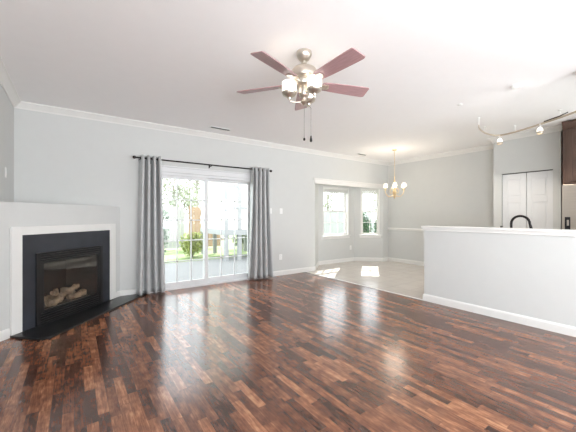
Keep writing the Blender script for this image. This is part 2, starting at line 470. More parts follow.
# baseboards
bp = [(0, 0), (0.016, 0), (0.016, 0.08), (0.008, 0.098), (0, 0.1)]
def baseboard(name, path, side=-1):
    bm = B(); sweep(bm, path, bp, side); struct(name, bm, MT['trim'])
baseboard('baseboard_left', [(XL, -0.6), (XL, XL - DC - 0.01)])
baseboard('baseboard_fireplace', [(XL, XL - DC), ((FC - 0.735) / 2 ** .5 + DC / 2, (FC - 0.735) / 2 ** .5 - DC / 2)])
baseboard('baseboard_back', [((FC + 0.735) / 2 ** .5 + DC / 2, (FC + 0.735) / 2 ** .5 - DC / 2), (D + DC, D), (SX0 - 0.05, D)])
baseboard('baseboard_back_right', [(SX1 + 0.05, D), (BX0, D)])
baseboard('baseboard_bay', [(BX0, D), (5.09, 5.84), (6.40, 5.84), (6.98, D), (XR, D), (XR, 2.457), (XP, 2.457), (XP, 2.323)])
baseboard('baseboard_half', [(XH, YR), (XH, 2.48), (XH + 0.13, 2.48), (XH + 0.13, 2.45)], side=1)
# floor edge strip between laminate and tile
bm = B(); box(bm, XH - 0.02, XH + 0.02, 2.5, D - 0.02, 0.0, 0.006)
struct('trim_6', bm, MT['trim'])

# ------------------------------------------------------------------ windows of the bay
def sash_window(name, loc, rotz, hole):
    x0, x1, z0, z1 = hole
    rt = sroot(name, loc, rotz)
    wx0, wx1 = x0, x1
    yF = 0.085                                # frame depth inside the opening
    zm = 1.385
    bm = B()
    box(bm, x0, x0 + 0.025, 0.0, T, z0, z1); box(bm, x1 - 0.025, x1, 0.0, T, z0, z1)
    box(bm, x0 + 0.025, x1 - 0.025, 0.0, T, z1 - 0.025, z1); box(bm, x0 + 0.025, x1 - 0.025, 0.0, T, z0, z0 + 0.02)
    mesh('window_frame', bm, MT['trim'], rt)
    bm = B(); box(bm, x0 - 0.04, x1 + 0.04, -0.045, 0.0, z0 - 0.005, z0 + 0.02); box(bm, x0 - 0.03, x1 + 0.03, -0.014, 0.0, z0 - 0.07, z0 - 0.005)
    mesh('window_sill', bm, MT['trim'], rt, bevel=0.004)
    a, b_ = x0 + 0.025, x1 - 0.025
    for (s0, s1, yo) in ((z0 + 0.02, zm + 0.02, 0.07), (zm - 0.02, z1 - 0.025, 0.105)):
        bm = B()
        fr = 0.042
        box(bm, a, a + fr, yo, yo + 0.03, s0, s1); box(bm, b_ - fr, b_, yo, yo + 0.03, s0, s1)
        box(bm, a + fr, b_ - fr, yo, yo + 0.03, s0, s0 + fr); box(bm, a + fr, b_ - fr, yo, yo + 0.03, s1 - fr, s1)
        nx = 3 if b_ - a > 0.6 else 2
        for k in range(1, nx):
            xx = a + fr + (b_ - a - 2 * fr) * k / nx
            box(bm, xx - 0.008, xx + 0.008, yo + 0.006, yo + 0.024, s0 + fr, s1 - fr)
        zz = (s0 + s1) / 2
        box(bm, a + fr, b_ - fr, yo + 0.006, yo + 0.024, zz - 0.008, zz + 0.008)
        sh = mesh('sash', bm, MT['trim'], rt)
        bm = B(); box(bm, a + fr, b_ - fr, yo + 0.013, yo + 0.017, s0 + fr, s1 - fr)
        mesh('glass_pane', bm, MT['glass'], sh)
sash_window('window_1', (5.09, 5.84, 0), 0, W1)
sash_window('window_2', (6.40, 5.84, 0), a2, W2)
def raised_blind(loc, rotz, hole, label):
    x0, x1, z0, z1 = hole
    rt = thing('window_blind', label, 'blind', loc, rotz, 'raised blinds in the bay windows')
    bm = B(); box(bm, x0 + 0.03, x1 - 0.03, 0.012, 0.062, z1 - 0.07, z1 - 0.027)
    mesh('headrail', bm, MT['blind'], rt, bevel=0.004)
    bm = B()
    for k in range(7):
        z = z1 - 0.074 - k * 0.009
        box(bm, x0 + 0.035, x1 - 0.035, 0.014 + (k % 2) * .002, 0.06, z - 0.005, z)
    mesh('slat_stack', bm, MT['blind'], rt)
    bm = B(); box(bm, x0 + 0.035, x1 - 0.035, 0.016, 0.06, z1 - 0.158, z1 - 0.138)
    mesh('bottom_rail', bm, MT['blind'], rt, bevel=0.003)
    bm = B(); tube(bm, [(x1 - 0.07, 0.012, z1 - 0.05), (x1 - 0.07, 0.008, z1 - 0.5)], 0.003, 6)
    mesh('wand', bm, MT['blind'], rt)
raised_blind((5.09, 5.84, 0), 0, W1, 'white slatted blind pulled up at the top of the wider bay window')
raised_blind((6.40, 5.84, 0), a2, W2, 'white slatted blind pulled up at the top of the narrow angled window')

# ------------------------------------------------------------------ sliding glass door
rt = sroot('door_1', (SX0, D, 0))
WD = SX1 - SX0
bm = B()
box(bm, -0.01, 0.05, 0.0, 0.14, 0, SZ1); box(bm, WD - 0.05, WD + 0.01, 0.0, 0.14, 0, SZ1)
box(bm, 0.05, WD - 0.05, 0.0, 0.14, SZ1 - 0.045, SZ1); box(bm, 0.05, WD - 0.05, 0.0, 0.14, 0, 0.03)
mesh('door_frame', bm, MT['door'], rt)
bm = B()
box(bm, -0.075, 0.0, -0.018, 0.0, 0, 2.085); box(bm, WD, WD + 0.075, -0.018, 0.0, 0, 2.085)
box(bm, -0.09, WD + 0.09, -0.022, 0.0, 1.985, 2.085); box(bm, -0.1, WD + 0.1, -0.035, 0.0, 2.07, 2.09)
mesh('casing', bm, MT['door'], rt, bevel=0.003)
for k, (a, b_, yo) in enumerate(((0.05, 0.90, 0.03), (0.835, WD - 0.05, 0.08))):
    bm = B(); s0, s1 = 0.03, SZ1 - 0.045; st = 0.062; rb = 0.09; rtp = 0.055
    box(bm, a, a + st, yo, yo + 0.035, s0, s1); box(bm, b_ - st, b_, yo, yo + 0.035, s0, s1)
    box(bm, a + st, b_ - st, yo, yo + 0.035, s0, s0 + rb); box(bm, a + st, b_ - st, yo, yo + 0.035, s1 - rtp, s1)
    lf = mesh('sliding_panel', bm, MT['door'], rt)
    gx0, gx1, gz0, gz1 = a + st, b_ - st, s0 + rb, s1 - rtp
    bm = B()
    for j in (1, 2):
        x = gx0 + (gx1 - gx0) * j / 3; box(bm, x - 0.009, x + 0.009, yo + 0.008, yo + 0.028, gz0, gz1)
    for j in range(1, 5):
        z = gz0 + (gz1 - gz0) * j / 5; box(bm, gx0, gx1, yo + 0.008, yo + 0.028, z - 0.009, z + 0.009)
    mesh('muntin_grid', bm, MT['door'], lf)
    bm = B(); box(bm, gx0, gx1, yo + 0.016, yo + 0.020, gz0, gz1)
    mesh('glass_pane', bm, MT['glass'], lf)
    if k == 0:
        bm = B(); tube(bm, [(b_ - 0.03, yo - 0.0, 0.92), (b_ - 0.03, yo - 0.03, 0.94), (b_ - 0.03, yo - 0.03, 1.10), (b_ - 0.03, yo, 1.12)], 0.007, 8)
        mesh('handle', bm, MT['plate'], lf, smooth=True)

# ------------------------------------------------------------------ fireplace
fp = thing('gas_fireplace', 'black gas fireplace with white outer frame set across the corner', 'fireplace', (base.x, base.y, 0), R(45))
# local: +x along the face, -y into the room
ho, hi_, hf = 0.73, 0.622, 0.475
bm = B()
box(bm, -ho, -hi_, -0.03, -0.001, 0.022, 1.138); box(bm, hi_, ho, -0.03, -0.001, 0.022, 1.138); box(bm, -hi_, hi_, -0.03, -0.001, 1.046, 1.138)
mesh('white_frame', bm, MT['trim'], fp, bevel=0.004)
bm = B()
box(bm, -hi_, -hf, -0.018, -0.001, 0.022, 1.046); box(bm, hf, hi_, -0.018, -0.001, 0.022, 1.046); box(bm, -hf, hf, -0.018, -0.001, 0.835, 1.046)
mesh('slate_surround', bm, MT['slate'], fp)
# black metal face: outer frame and inner frame round the glass
bm = B()
box(bm, -hf, -0.425, -0.035, -0.001, 0.022, 0.835); box(bm, 0.425, hf, -0.035, -0.001, 0.022, 0.835)
box(bm, -0.425, 0.425, -0.035, -0.001, 0.815, 0.835); box(bm, -0.425, 0.425, -0.035, -0.001, 0.022, 0.04)
box(bm, -0.425, -0.385, -0.03, -0.008, 0.155, 0.735); box(bm, 0.385, 0.425, -0.03, -0.008, 0.155, 0.735)
box(bm, -0.385, 0.385, -0.03, -0.008, 0.715, 0.735); box(bm, -0.385, 0.385, -0.03, -0.008, 0.155, 0.18)
mesh('metal_face', bm, MT['blackmetal'], fp, bevel=0.003)
for z0, n in ((0.738, 3), (0.044, 4)):
    bm = B()
    for k in range(n):
        z = z0 + k * 0.0275
        box(bm, -0.425, 0.425, -0.034, -0.012, z, z + 0.018, Matrix.Identity(4))
    box(bm, -0.425, 0.425, -0.008, -0.004, z0, z0 + n * 0.0275)
    mesh('louver', bm, MT['blackmetal'], fp, bevel=0.003)
# firebox behind the glass
bm = B()
def quad(bm, pts): bm.faces.new([bm.verts.new(p) for p in pts])
bx = [(-0.40, 0.0), (0.40, 0.0), (0.27, 0.36), (-0.27, 0.36)]
quad(bm, [(x, y, 0.135) for x, y in bx]); quad(bm, [(x, y, 0.775) for x, y in bx])
for i, j in ((1, 2), (2, 3), (3, 0)):
    quad(bm, [(bx[i][0], bx[i][1], 0.135), (bx[j][0], bx[j][1], 0.135), (bx[j][0], bx[j][1], 0.775), (bx[i][0], bx[i][1], 0.775)])
fbx = mesh('firebox', bm, MT['blackbrick'], fp)
so = fbx.modifiers.new('solid', 'SOLIDIFY'); so.thickness = 0.01; so.offset = 0
bm = B()
box(bm, -0.30, 0.30, 0.04, 0.27, 0.141, 0.176)
bmesh.ops.subdivide_edges(bm, edges=bm.edges, cuts=9, use_grid_fill=True)
rr = random.Random(3)
for v in bm.verts:
    if v.co.z > 0.17: v.co.z += rr.uniform(-0.006, 0.016)
mesh('ember_tray', bm, MT['ember'], fp)
bm = B(); box(bm, -0.384, 0.384, -0.02, -0.014, 0.181, 0.714)
mesh('glass_front', bm, MT['fireglass'], fp)

def log(loc, length, r, rz, tilt, label):
    """a knobbly ceramic log: its axis along local x before turning"""
    rr = random.Random(hash((round(loc[0], 3), round(length, 3))) & 0xffff)
    bm = B(); n = 11; pts = []; rs = []
    for i in range(n):
        t = i / (n - 1)
        pts.append((length * (t - 0.5), 0.012 * math.sin(t * 5 + r * 90), 0.010 * math.cos(t * 7)))
        rs.append(r * (0.86 + 0.24 * rr.random()) * (0.8 if i in (0, n - 1) else 1))
    tube(bm, pts, rs, 12)
    st = length * 0.15
    tube(bm, [(st, 0, r * 0.5), (st + 0.018, -0.012, r * 1.45)], [r * 0.5, r * 0.34], 8)
    for v in bm.verts: v.co += Vector((rr.uniform(-1, 1), rr.uniform(-1, 1), rr.uniform(-1, 1))) * 0.005
    o = mesh('ceramic_log', bm, MT['log'], smooth=True)
    m = MF @ Matrix.Translation(loc) @ Matrix.Rotation(rz, 4, 'Z') @ Matrix.Rotation(tilt, 4, 'Y')
    o.matrix_world = m
    tag(o, label, 'log', 'ceramic logs in the fireplace')
log((-0.16, 0.075, 0.213), 0.24, 0.042, 0.12, 0.03, 'thick pale ceramic log at the front left of the fireplace')
log((0.15, 0.075, 0.211), 0.26, 0.040, -0.10, 0.0, 'thick pale ceramic log at the front right of the fireplace')
log((0.0, 0.205, 0.222), 0.46, 0.046, 0.0, 0.0, 'long dark ceramic log lying at the back of the fireplace')
log((-0.10, 0.14, 0.298), 0.20, 0.031, 0.6, 0.10, 'thin ceramic log lying askew across the left of the log pile')
log((0.12, 0.14, 0.298), 0.20, 0.031, -0.6, -0.12, 'thin ceramic log crossing the right of the log pile')

# hearth slab on the floor
bm = B()
def loc2(x, y): v = MF @ Vector((x, y, 0)); return (v.x, v.y)
poly(bm, [loc2(-0.735, -0.0005), (-0.295, 3.904), (-0.20, 3.895), (0.95, 5.23), (0.95, 5.276), (D + DC + 0.02, 5.276), loc2(FR - 0.03, -0.018), loc2(-0.735 + 1.46, -0.018), loc2(0.725, -0.0005)], 0.0005, 0.021)
tag(mesh('hearth_slab', bm, MT['hearth'], bevel=0.004), 'black polished hearth slab on the floor in front of the fireplace', 'hearth')

# ------------------------------------------------------------------ curtains and rod
RY, RZ = 5.195, 2.165
rod = thing('curtain_rod', 'black curtain rod with ball ends above the sliding glass door', 'curtain rod', ((SX0 + SX1) / 2, D, RZ))
cx = (SX0 + SX1) / 2
bm = B(); tube(bm, [(0.80 - cx, RY - D, 0), (3.22 - cx, RY - D, 0)], 0.0115, 12); mesh('rod_tube', bm, MT['bronze'], rod, smooth=True)
for x, s in ((0.80, -1), (3.22, 1)):
    bm = B(); lathe(bm, [(0, -0.01), (0.014, -0.008), (0.014, 0.006), (0.009, 0.010), (0.018, 0.020), (0.026, 0.034), (0.026, 0.044), (0.018, 0.058), (0, 0.066)], 16,
                    Matrix.Translation((x - cx, RY - D, 0)) @ Matrix.Rotation(s * R(90), 4, 'Y'))
    mesh('finial', bm, MT['bronze'], rod, smooth=True)
for x in (0.845, 2.0, 3.19):
    bm = B()
    box(bm, x - cx - 0.012, x - cx + 0.012, -0.006, -0.0005, -0.045, 0.03); box(bm, x - cx - 0.006, x - cx + 0.006, RY - D - 0.012, -0.006, -0.026, -0.014)
    mesh('bracket', bm, MT['bronze'], rod, bevel=0.002)

def curtain(label, xt0, xt1, xb0, xb1, n, amp, ph, seed):
    rr = random.Random(seed)
    root = thing('curtain', label, 'curtain', ((xt0 + xt1) / 2, RY, 0.02))
    NX, NZ = 34 * n, 28; H0, H1 = 0.012, 2.205
    wob = [(rr.uniform(-1, 1), rr.uniform(0.5, 1.4), rr.uniform(0, 6)) for _ in range(5)]
    bm = B(); rows = []
    for j in range(NZ + 1):
        t = j / NZ; z = H0 + (H1 - H0) * t
        row = []
        sp = (1 - t) ** 1.4
        for i in range(NX + 1):
            u = i / NX
            x = (xt0 + (xt1 - xt0) * u) * (1 - sp) + (xb0 + (xb1 - xb0) * u) * sp
            a = 2 * PI * n * u + ph
            c = math.cos(a)
            y = RY + amp * (abs(c) ** 0.6) * (1 if c > 0 else -1) * (0.80 + 0.2 * t)
            for q, (k0, k1, k2) in enumerate(wob):
                y += 0.010 * sp * k0 * math.sin(k1 * 9 * u + k2 + 2.4 * t)
                x += 0.012 * sp * k0 * math.sin(k1 * 7 * u + k2 * 2 + 3 * t)
            x += 0.006 * math.sin(2 * a)
            y = min(y, D - 0.012)
            row.append(bm.verts.new((x - root.location.x, y - root.location.y, z - 0.02 + (0.012 if j == 0 else 0) )))
        rows.append(row)
    for a, b_ in zip(rows, rows[1:]):
        for i in range(NX): bm.faces.new((a[i], a[i + 1], b_[i + 1], b_[i]))
    o = mesh('fabric', bm, MT['curtain'], root, smooth=True)
    so = o.modifiers.new('solid', 'SOLIDIFY'); so.thickness = 0.003; so.offset = 0
    # a metal ring where the rod passes through each turn of the cloth
    for k in range(2 * n):
        u = ((k + 0.5) * PI - ph) / (2 * PI * n)
        if not 0 < u < 1: continue
        x = xt0 + (xt1 - xt0) * u
        bm = B(); pts = []
        ring = [(0.024 * math.cos(2 * PI * q / 14), 0.024 * math.sin(2 * PI * q / 14)) for q in range(15)]
        tube(bm, [(x - root.location.x, p, RZ - 0.02 + q) for p, q in ring], 0.005, 6, cap=False)
        mesh('grommet', bm, MT['bronze'], o, smooth=True)
    return root
curtain('silvery grey grommet curtain hanging left of the glass door, beside the fireplace', 0.835, 1.165, 0.775, 1.25, 4, 0.088, PI * 0.0, 4)
curtain('silvery grey grommet curtain hanging right of the glass door, near the switches', 2.80, 3.165, 2.74, 3.26, 4, 0.090, PI, 11)

# ------------------------------------------------------------------ ceiling fan
FX, FY, FZ = 1.72, 2.172, 2.444
fan = thing('ceiling_fan', 'five-bladed ceiling fan with nickel motor and three lit glass shades', 'ceiling fan', (FX, FY, ZC), R(-35.325))
zz = lambda z: z - ZC
bm = B(); lathe(bm, [(0, -0.0005), (0.070, -0.0005), (0.072, -0.02), (0.066, -0.04), (0.045, -0.072), (0.028, -0.082), (0, -0.082)], 28); mesh('canopy', bm, MT['nickel'], fan, smooth=True)
bm = B(); lathe(bm, [(0, -0.07), (0.014, -0.07), (0.014, -0.085), (0.024, -0.094), (0.024, -0.108), (0.014, -0.115), (0.014, -0.15), (0, -0.15)], 16); mesh('downrod', bm, MT['nickel'], fan, smooth=True)
bm = B(); lathe(bm, [(0, -0.132), (0.03, -0.134), (0.07, -0.142), (0.106, -0.158), (0.120, -0.178), (0.124, -0.20), (0.124, -0.225), (0.116, -0.245), (0.104, -0.256), (0.088, -0.262), (0, -0.262)], 36); mesh('motor_housing', bm, MT['nickel'], fan, smooth=True)
bm = B(); lathe(bm, [(0, -0.26), (0.094, -0.26), (0.104, -0.27), (0.108, -0.292), (0.098, -0.312), (0.07, -0.322), (0, -0.322)], 36); mesh('flywheel', bm, MT['nickel'], fan, smooth=True)
bm = B(); lathe(bm, [(0, -0.318), (0.046, -0.318), (0.050, -0.34), (0.048, -0.39), (0.036, -0.41), (0.022, -0.42), (0.020, -0.44), (0.03, -0.45), (0.032, -0.462), (0.02, -0.473), (0.010, -0.485), (0, -0.492)], 24); mesh('switch_housing', bm, MT['nickel'], fan, smooth=True)
def blade_mesh():
    bm = B(); outline = []
    pr = [(0.175, 0.046), (0.20, 0.056), (0.30, 0.063), (0.42, 0.068), (0.54, 0.072), (0.625, 0.073), (0.64, 0.071), (0.648, 0.062)]
    outline = [(x, -y) for x, y in pr] + [(x + (0.010 if i == 0 else 0.0), y) for i, (x, y) in enumerate(pr[::-1])]
    poly(bm, outline, -0.004, 0.004)
    bmesh.ops.transform(bm, matrix=Matrix.Rotation(R(-13), 4, 'X'), verts=bm.verts)
    return bm
def iron_mesh():
    bm = B()
    poly(bm, [(0.085, -0.022), (0.15, -0.012), (0.19, -0.036), (0.235, -0.03), (0.25, 0.0), (0.235, 0.03), (0.19, 0.036), (0.15, 0.012), (0.085, 0.022)], -0.013, -0.005)
    lathe(bm, [(0, -0.018), (0.006, -0.017), (0.007, -0.012), (0, -0.012)], 8, Matrix.Translation((0.20, 0.018, 0)))
    lathe(bm, [(0, -0.018), (0.006, -0.017), (0.007, -0.012), (0, -0.012)], 8, Matrix.Translation((0.20, -0.018, 0)))
    lathe(bm, [(0, -0.018), (0.006, -0.017), (0.007, -0.012), (0, -0.012)], 8, Matrix.Translation((0.228, 0.0, 0)))
    bmesh.ops.transform(bm, matrix=Matrix.Rotation(R(-13), 4, 'X'), verts=bm.verts)
    tube(bm, [(0.07, 0, 0.012), (0.105, 0, 0.0), (0.16, 0, -0.008)], [0.02, 0.016, 0.011], 10)
    return bm
b0 = mesh('blade', blade_mesh(), MT['blade'], fan, bevel=0.002)
i0 = mesh('blade_iron', iron_mesh(), MT['nickel'], b0, smooth=False, bevel=0.001)
for k, a in enumerate((18, 90, 162, 234, 306)):
    if k == 0: b, ii = b0, i0
    else:
        b = b0.copy(); COL.objects.link(b); ii = i0.copy(); COL.objects.link(ii); ii.parent = b
    b.location = (0, 0, zz(FZ + 0.018)); b.rotation_euler = (0, 0, R(a))
UP = 0.03
def fan_arm():
    bm = B(); tube(bm, [(0.02, 0, -0.486 + UP), (0.07, 0, -0.492 + UP), (0.118, 0, -0.49 + UP), (0.135, 0, -0.478 + UP), (0.137, 0, -0.455 + UP)], 0.0065, 8); return bm
def fan_cup():
    bm = B(); lathe(bm, [(0, -0.47), (0.014, -0.468), (0.018, -0.455), (0.034, -0.446), (0.056, -0.434), (0.066, -0.418), (0.068, -0.408), (0.064, -0.408), (0.054, -0.424), (0.02, -0.44), (0, -0.442)], 24, Matrix.Translation((0.137, 0, UP))); return bm
def fan_shade():
    bm = B(); lathe(bm, [(0.060, -0.408), (0.064, -0.39), (0.066, -0.33), (0.065, -0.315), (0.061, -0.315), (0.062, -0.33), (0.060, -0.39), (0.056, -0.408), (0.060, -0.408)], 28, Matrix.Translation((0.137, 0, UP))); return bm
def fan_bulb():
    bm = B(); lathe(bm, [(0, -0.44), (0.012, -0.44), (0.012, -0.42), (0.024, -0.395), (0.028, -0.375), (0.02, -0.35), (0, -0.34)], 14, Matrix.Translation((0.137, 0, UP))); return bm
A0 = mesh('light_arm', fan_arm(), MT['nickel'], fan, smooth=True)
C0 = mesh('shade_cup', fan_cup(), MT['nickel'], A0, smooth=True)
S0 = mesh('lamp_shade', fan_shade(), MT['shade'], A0, smooth=True)
U0 = mesh('bulb', fan_bulb(), MT['bulb'], A0, smooth=True)
for k, a in enumerate((188, 308, 68)):
    if k == 0: q = A0
    else:
        q = A0.copy(); COL.objects.link(q)
        for ch in (C0, S0, U0):
            c = ch.copy(); COL.objects.link(c); c.parent = q
    q.rotation_euler = (0, 0, R(a))
    l = bpy.data.lights.new('fan_bulb_light', 'POINT'); l.energy = 2.6; l.color = (1, 0.86, 0.7); l.shadow_soft_size = 0.03
    lo = bpy.data.objects.new('fan_bulb_light', l); COL.objects.link(lo); lo.parent = q; lo.location = (0.137, 0, -0.35)
for (x, y, z1) in ((0.0, -0.03, -0.80), (0.062, -0.02, -0.80)):
    bm = B()
    tube(bm, [(x * 0.4, y * 0.6, -0.462), (x, y, -0.52), (x, y, z1)], 0.0022, 6)
    ch = mesh('pull_chain', bm, MT['chain'], fan)
    bm = B()
    if x == 0: lathe(bm, [(0, 0.008), (0.008, 0.004), (0.011, -0.006), (0.008, -0.016), (0, -0.02)], 12, Matrix.Translation((x, y, z1)))
    else: lathe(bm, [(0, 0.03), (0.006, 0.028), (0.007, 0.01), (0.01, 0.0), (0.011, -0.02), (0.006, -0.028), (0, -0.03)], 12, Matrix.Translation((x, y, z1)))
    mesh('chain_pull', bm, MT['bronze'], ch, smooth=True)

# ------------------------------------------------------------------ chandelier over the dining area
CX, CY = 5.88, 4.153
cl = thing('chandelier', 'pale brass chandelier with small lit bell shades over the dining area', 'chandelier', (CX, CY, ZC))
bm = B(); lathe(bm, [(0, -0.0005), (0.05, -0.0005), (0.054, -0.012), (0.03, -0.028), (0.012, -0.036), (0, -0.036)], 20); mesh('canopy', bm, MT['brass'], cl, smooth=True)
bm = B(); n = 22
for k in range(n):
    z = -0.04 - k * 0.026
    pts = [(0.009 * math.cos(t), 0, z - 0.016 + 0.016 * math.sin(t)) if k % 2 else (0, 0.009 * math.cos(t), z - 0.016 + 0.016 * math.sin(t)) for t in [2 * PI * q / 8 for q in range(9)]]
    tube(bm, pts, 0.0022, 5, cap=False)
mesh('hanging_chain', bm, MT['brass'], cl)
bm = B(); lathe(bm, [(0, -0.60), (0.012, -0.60), (0.012, -0.68), (0.022, -0.70), (0.014, -0.73), (0.014, -0.88), (0.03, -0.91), (0.045, -0.95), (0.04, -0.99), (0.02, -1.02), (0.03, -1.05), (0.02, -1.08), (0.008, -1.10), (0, -1.115)], 18); mesh('centre_stem', bm, MT['brass'], cl, smooth=True)
bm = B(); tube(bm, [(0.02, 0, -1.01), (0.07, 0, -1.055), (0.14, 0, -1.06), (0.20, 0, -1.01), (0.225, 0, -0.95), (0.225, 0, -0.915)], [0.008, 0.007, 0.006, 0.006, 0.006, 0.006], 8)
tube(bm, [(0.02, 0, -0.9), (0.07, 0, -0.87), (0.11, 0, -0.92), (0.09, 0, -0.99), (0.06, 0, -0.97)], 0.0045, 6)
a0 = mesh('arm', bm, MT['brass'], cl, smooth=True)
bm = B(); lathe(bm, [(0.006, -0.915), (0.026, -0.91), (0.03, -0.905), (0.012, -0.9), (0.010, -0.86), (0, -0.86)], 14, Matrix.Translation((0.225, 0, 0))); k0 = mesh('candle_cup', bm, MT['brass'], a0, smooth=True)
bm = B(); lathe(bm, [(0.054, -0.842), (0.050, -0.82), (0.044, -0.795), (0.034, -0.775), (0.020, -0.765), (0.018, -0.769), (0.031, -0.779), (0.041, -0.799), (0.047, -0.822), (0.051, -0.842), (0.054, -0.842)], 20, Matrix.Translation((0.225, 0, 0))); s0 = mesh('bell_shade', bm, MT['bell'], a0, smooth=True)
bm = B(); lathe(bm, [(0, -0.86), (0.008, -0.86), (0.016, -0.83), (0.014, -0.80), (0, -0.775)], 10, Matrix.Translation((0.225, 0, 0))); u0 = mesh('bulb', bm, MT['bulb'], a0, smooth=True)
for k in range(6):
    if k == 0: q = a0
    else:
        q = a0.copy(); COL.objects.link(q)
        for chd in (k0, s0, u0):
            c = chd.copy(); COL.objects.link(c); c.parent = q
    q.rotation_euler = (0, 0, R(k * 60 - 35 + 12))
l = bpy.data.lights.new('chandelier_light', 'POINT'); l.energy = 14; l.color = (1, 0.87, 0.72); l.shadow_soft_size = 0.2
lo = bpy.data.objects.new('chandelier_light', l); COL.objects.link(lo); lo.parent = cl; lo.location = (0, 0, -0.70)

# ------------------------------------------------------------------ flexible track light in the kitchen
tr = thing('track_light', 'curved white monorail track light on the kitchen ceiling', 'track light', (5.75, 1.7, ZC))
raw = [(5.041, 2.072), (5.13, 2.115), (5.255, 2.155), (5.42, 2.19), (5.60, 2.21), (5.77, 2.21), (5.90, 2.185), (5.975, 2.13), (5.985, 2.04), (5.95, 1.90), (5.84, 1.667), (5.71, 1.45), (5.59, 1.254), (5.46, 1.06), (5.30, 0.84)]
RP = [(x - 5.75, y - 1.7, -0.11) for x, y in raw]
bm = B(); tube(bm, [(x, y, z + 0.008) for x, y, z in RP], 0.006, 8); tube(bm, [(x, y, z - 0.008) for x, y, z in RP], 0.006, 8)
for a, b_ in zip(RP, RP[1:]): tube(bm, [a, b_], 0.004, 6)
rl = mesh('monorail', bm, MT['rail'], tr, smooth=True)
for i in (0, 4, 9, 12):
    x, y, z = RP[i]
    bm = B(); tube(bm, [(x, y, z), (x, y, -0.003)], 0.005, 8); lathe(bm, [(0, 0), (0.022, 0), (0.02, -0.014), (0.008, -0.02), (0, -0.02)], 14, Matrix.Translation((x, y, -0.0005)))
    mesh('standoff', bm, MT['plate'], tr, smooth=True)
bm = B(); tube(bm, [(5.71 - 5.75, 1.46 - 1.7, -0.092), (5.59 - 5.75, 1.26 - 1.7, -0.09), (5.53 - 5.75, 1.16 - 1.7, -0.075)], 0.008, 8)
mesh('power_feed', bm, MT['bronze'], tr, smooth=True)
def head(i, off=(0, 0)):
    x, y, z = RP[i]; x += off[0]; y += off[1]
    bm = B(); tube(bm, [(x, y, z + 0.01), (x, y, z - 0.06)], 0.006, 8); lathe(bm, [(0, -0.045), (0.016, -0.05), (0.018, -0.07), (0, -0.075)], 12, Matrix.Translation((x, y, z)))
    h = mesh('lamp_head', bm, MT['plate'], tr, smooth=True)
    bm = B(); lathe(bm, [(0.02, -0.06), (0.034, -0.075), (0.040, -0.115), (0.040, -0.12), (0.036, -0.115), (0.03, -0.078), (0.02, -0.06)], 18, Matrix.Translation((x, y, z)))
    mesh('lamp_shade', bm, MT['shade'], h, smooth=True)
    bm = B(); lathe(bm, [(0.039, -0.118), (0.041, -0.118), (0.041, -0.155), (0.039, -0.155), (0.039, -0.118)], 18, Matrix.Translation((x, y, z)))
    mesh('shade_rim', bm, MT['nickel'], h, smooth=True)
    bm = B(); lathe(bm, [(0, -0.075), (0.02, -0.085), (0.024, -0.105), (0, -0.125)], 12, Matrix.Translation((x, y, z)))
    mesh('bulb', bm, MT['bulb'], h, smooth=True)
    l = bpy.data.lights.new('track_light_bulb', 'SPOT'); l.energy = 20; l.spot_size = R(120); l.spot_blend = 0.6; l.color = (1, 0.9, 0.78); l.shadow_soft_size = 0.03
    lo = bpy.data.objects.new('track_light_bulb', l); COL.objects.link(lo); lo.parent = tr; lo.location = (x, y, z - 0.165)
head(7); head(11, (-0.0, 0.06))

# ------------------------------------------------------------------ small fittings
def wall_plate(name, label, cat, loc, rotz, kind, group=None):
    rt = thing(name, label, cat, loc, rotz, group)      # local -y faces the room
    bm = B(); box(bm, -0.037, 0.037, -0.006, -0.0005, -0.058, 0.058); mesh('cover_plate', bm, MT['plate'], rt, bevel=0.002)
    if kind == 'switch':
        bm = B(); box(bm, -0.006, 0.006, -0.016, -0.006, -0.004, 0.014); mesh('toggle', bm, MT['plate'], rt, bevel=0.001)
    elif kind == 'rocker':
        bm = B(); box(bm, -0.017, 0.017, -0.010, -0.006, -0.033, 0.033); mesh('rocker', bm, MT['plate'], rt, bevel=0.002)
    else:
        for z in (-0.02, 0.02):
            bm = B(); lathe(bm, [(0, 0), (0.016, 0), (0.016, 0.003), (0, 0.003)], 16, Matrix.Translation((0, -0.006, z)) @ Matrix.Rotation(R(90), 4, 'X'))
            so_ = mesh('socket', bm, MT['plate'], rt)
            bm = B(); box(bm, -0.008, -0.005, -0.0096, -0.009, z - 0.004, z + 0.006); box(bm, 0.005, 0.008, -0.0096, -0.009, z - 0.004, z + 0.006)
            mesh('slot', bm, MT['darkslot'], so_)
wall_plate('light_switch', 'white wall switch close to the right curtain', 'switch', (3.30, D, 1.357), 0, 'switch')
wall_plate('light_switch', 'white wall switch further from the right curtain', 'switch', (3.571, D, 1.357), 0, 'rocker')
wall_plate('wall_outlet', 'white outlet low on the wall between the right curtain and the bay', 'outlet', (3.56, D, 0.387), 0, 'outlet')
wall_plate('wall_outlet', 'white outlet in the bay, right of the wider window', 'outlet', (6.27, 5.84, 0.38), 0, 'outlet')
wall_plate('wall_plate', 'white plate high on the left wall above the fireplace ledge', 'wall plate', (XL, 4.70, 1.75), R(90), 'rocker')

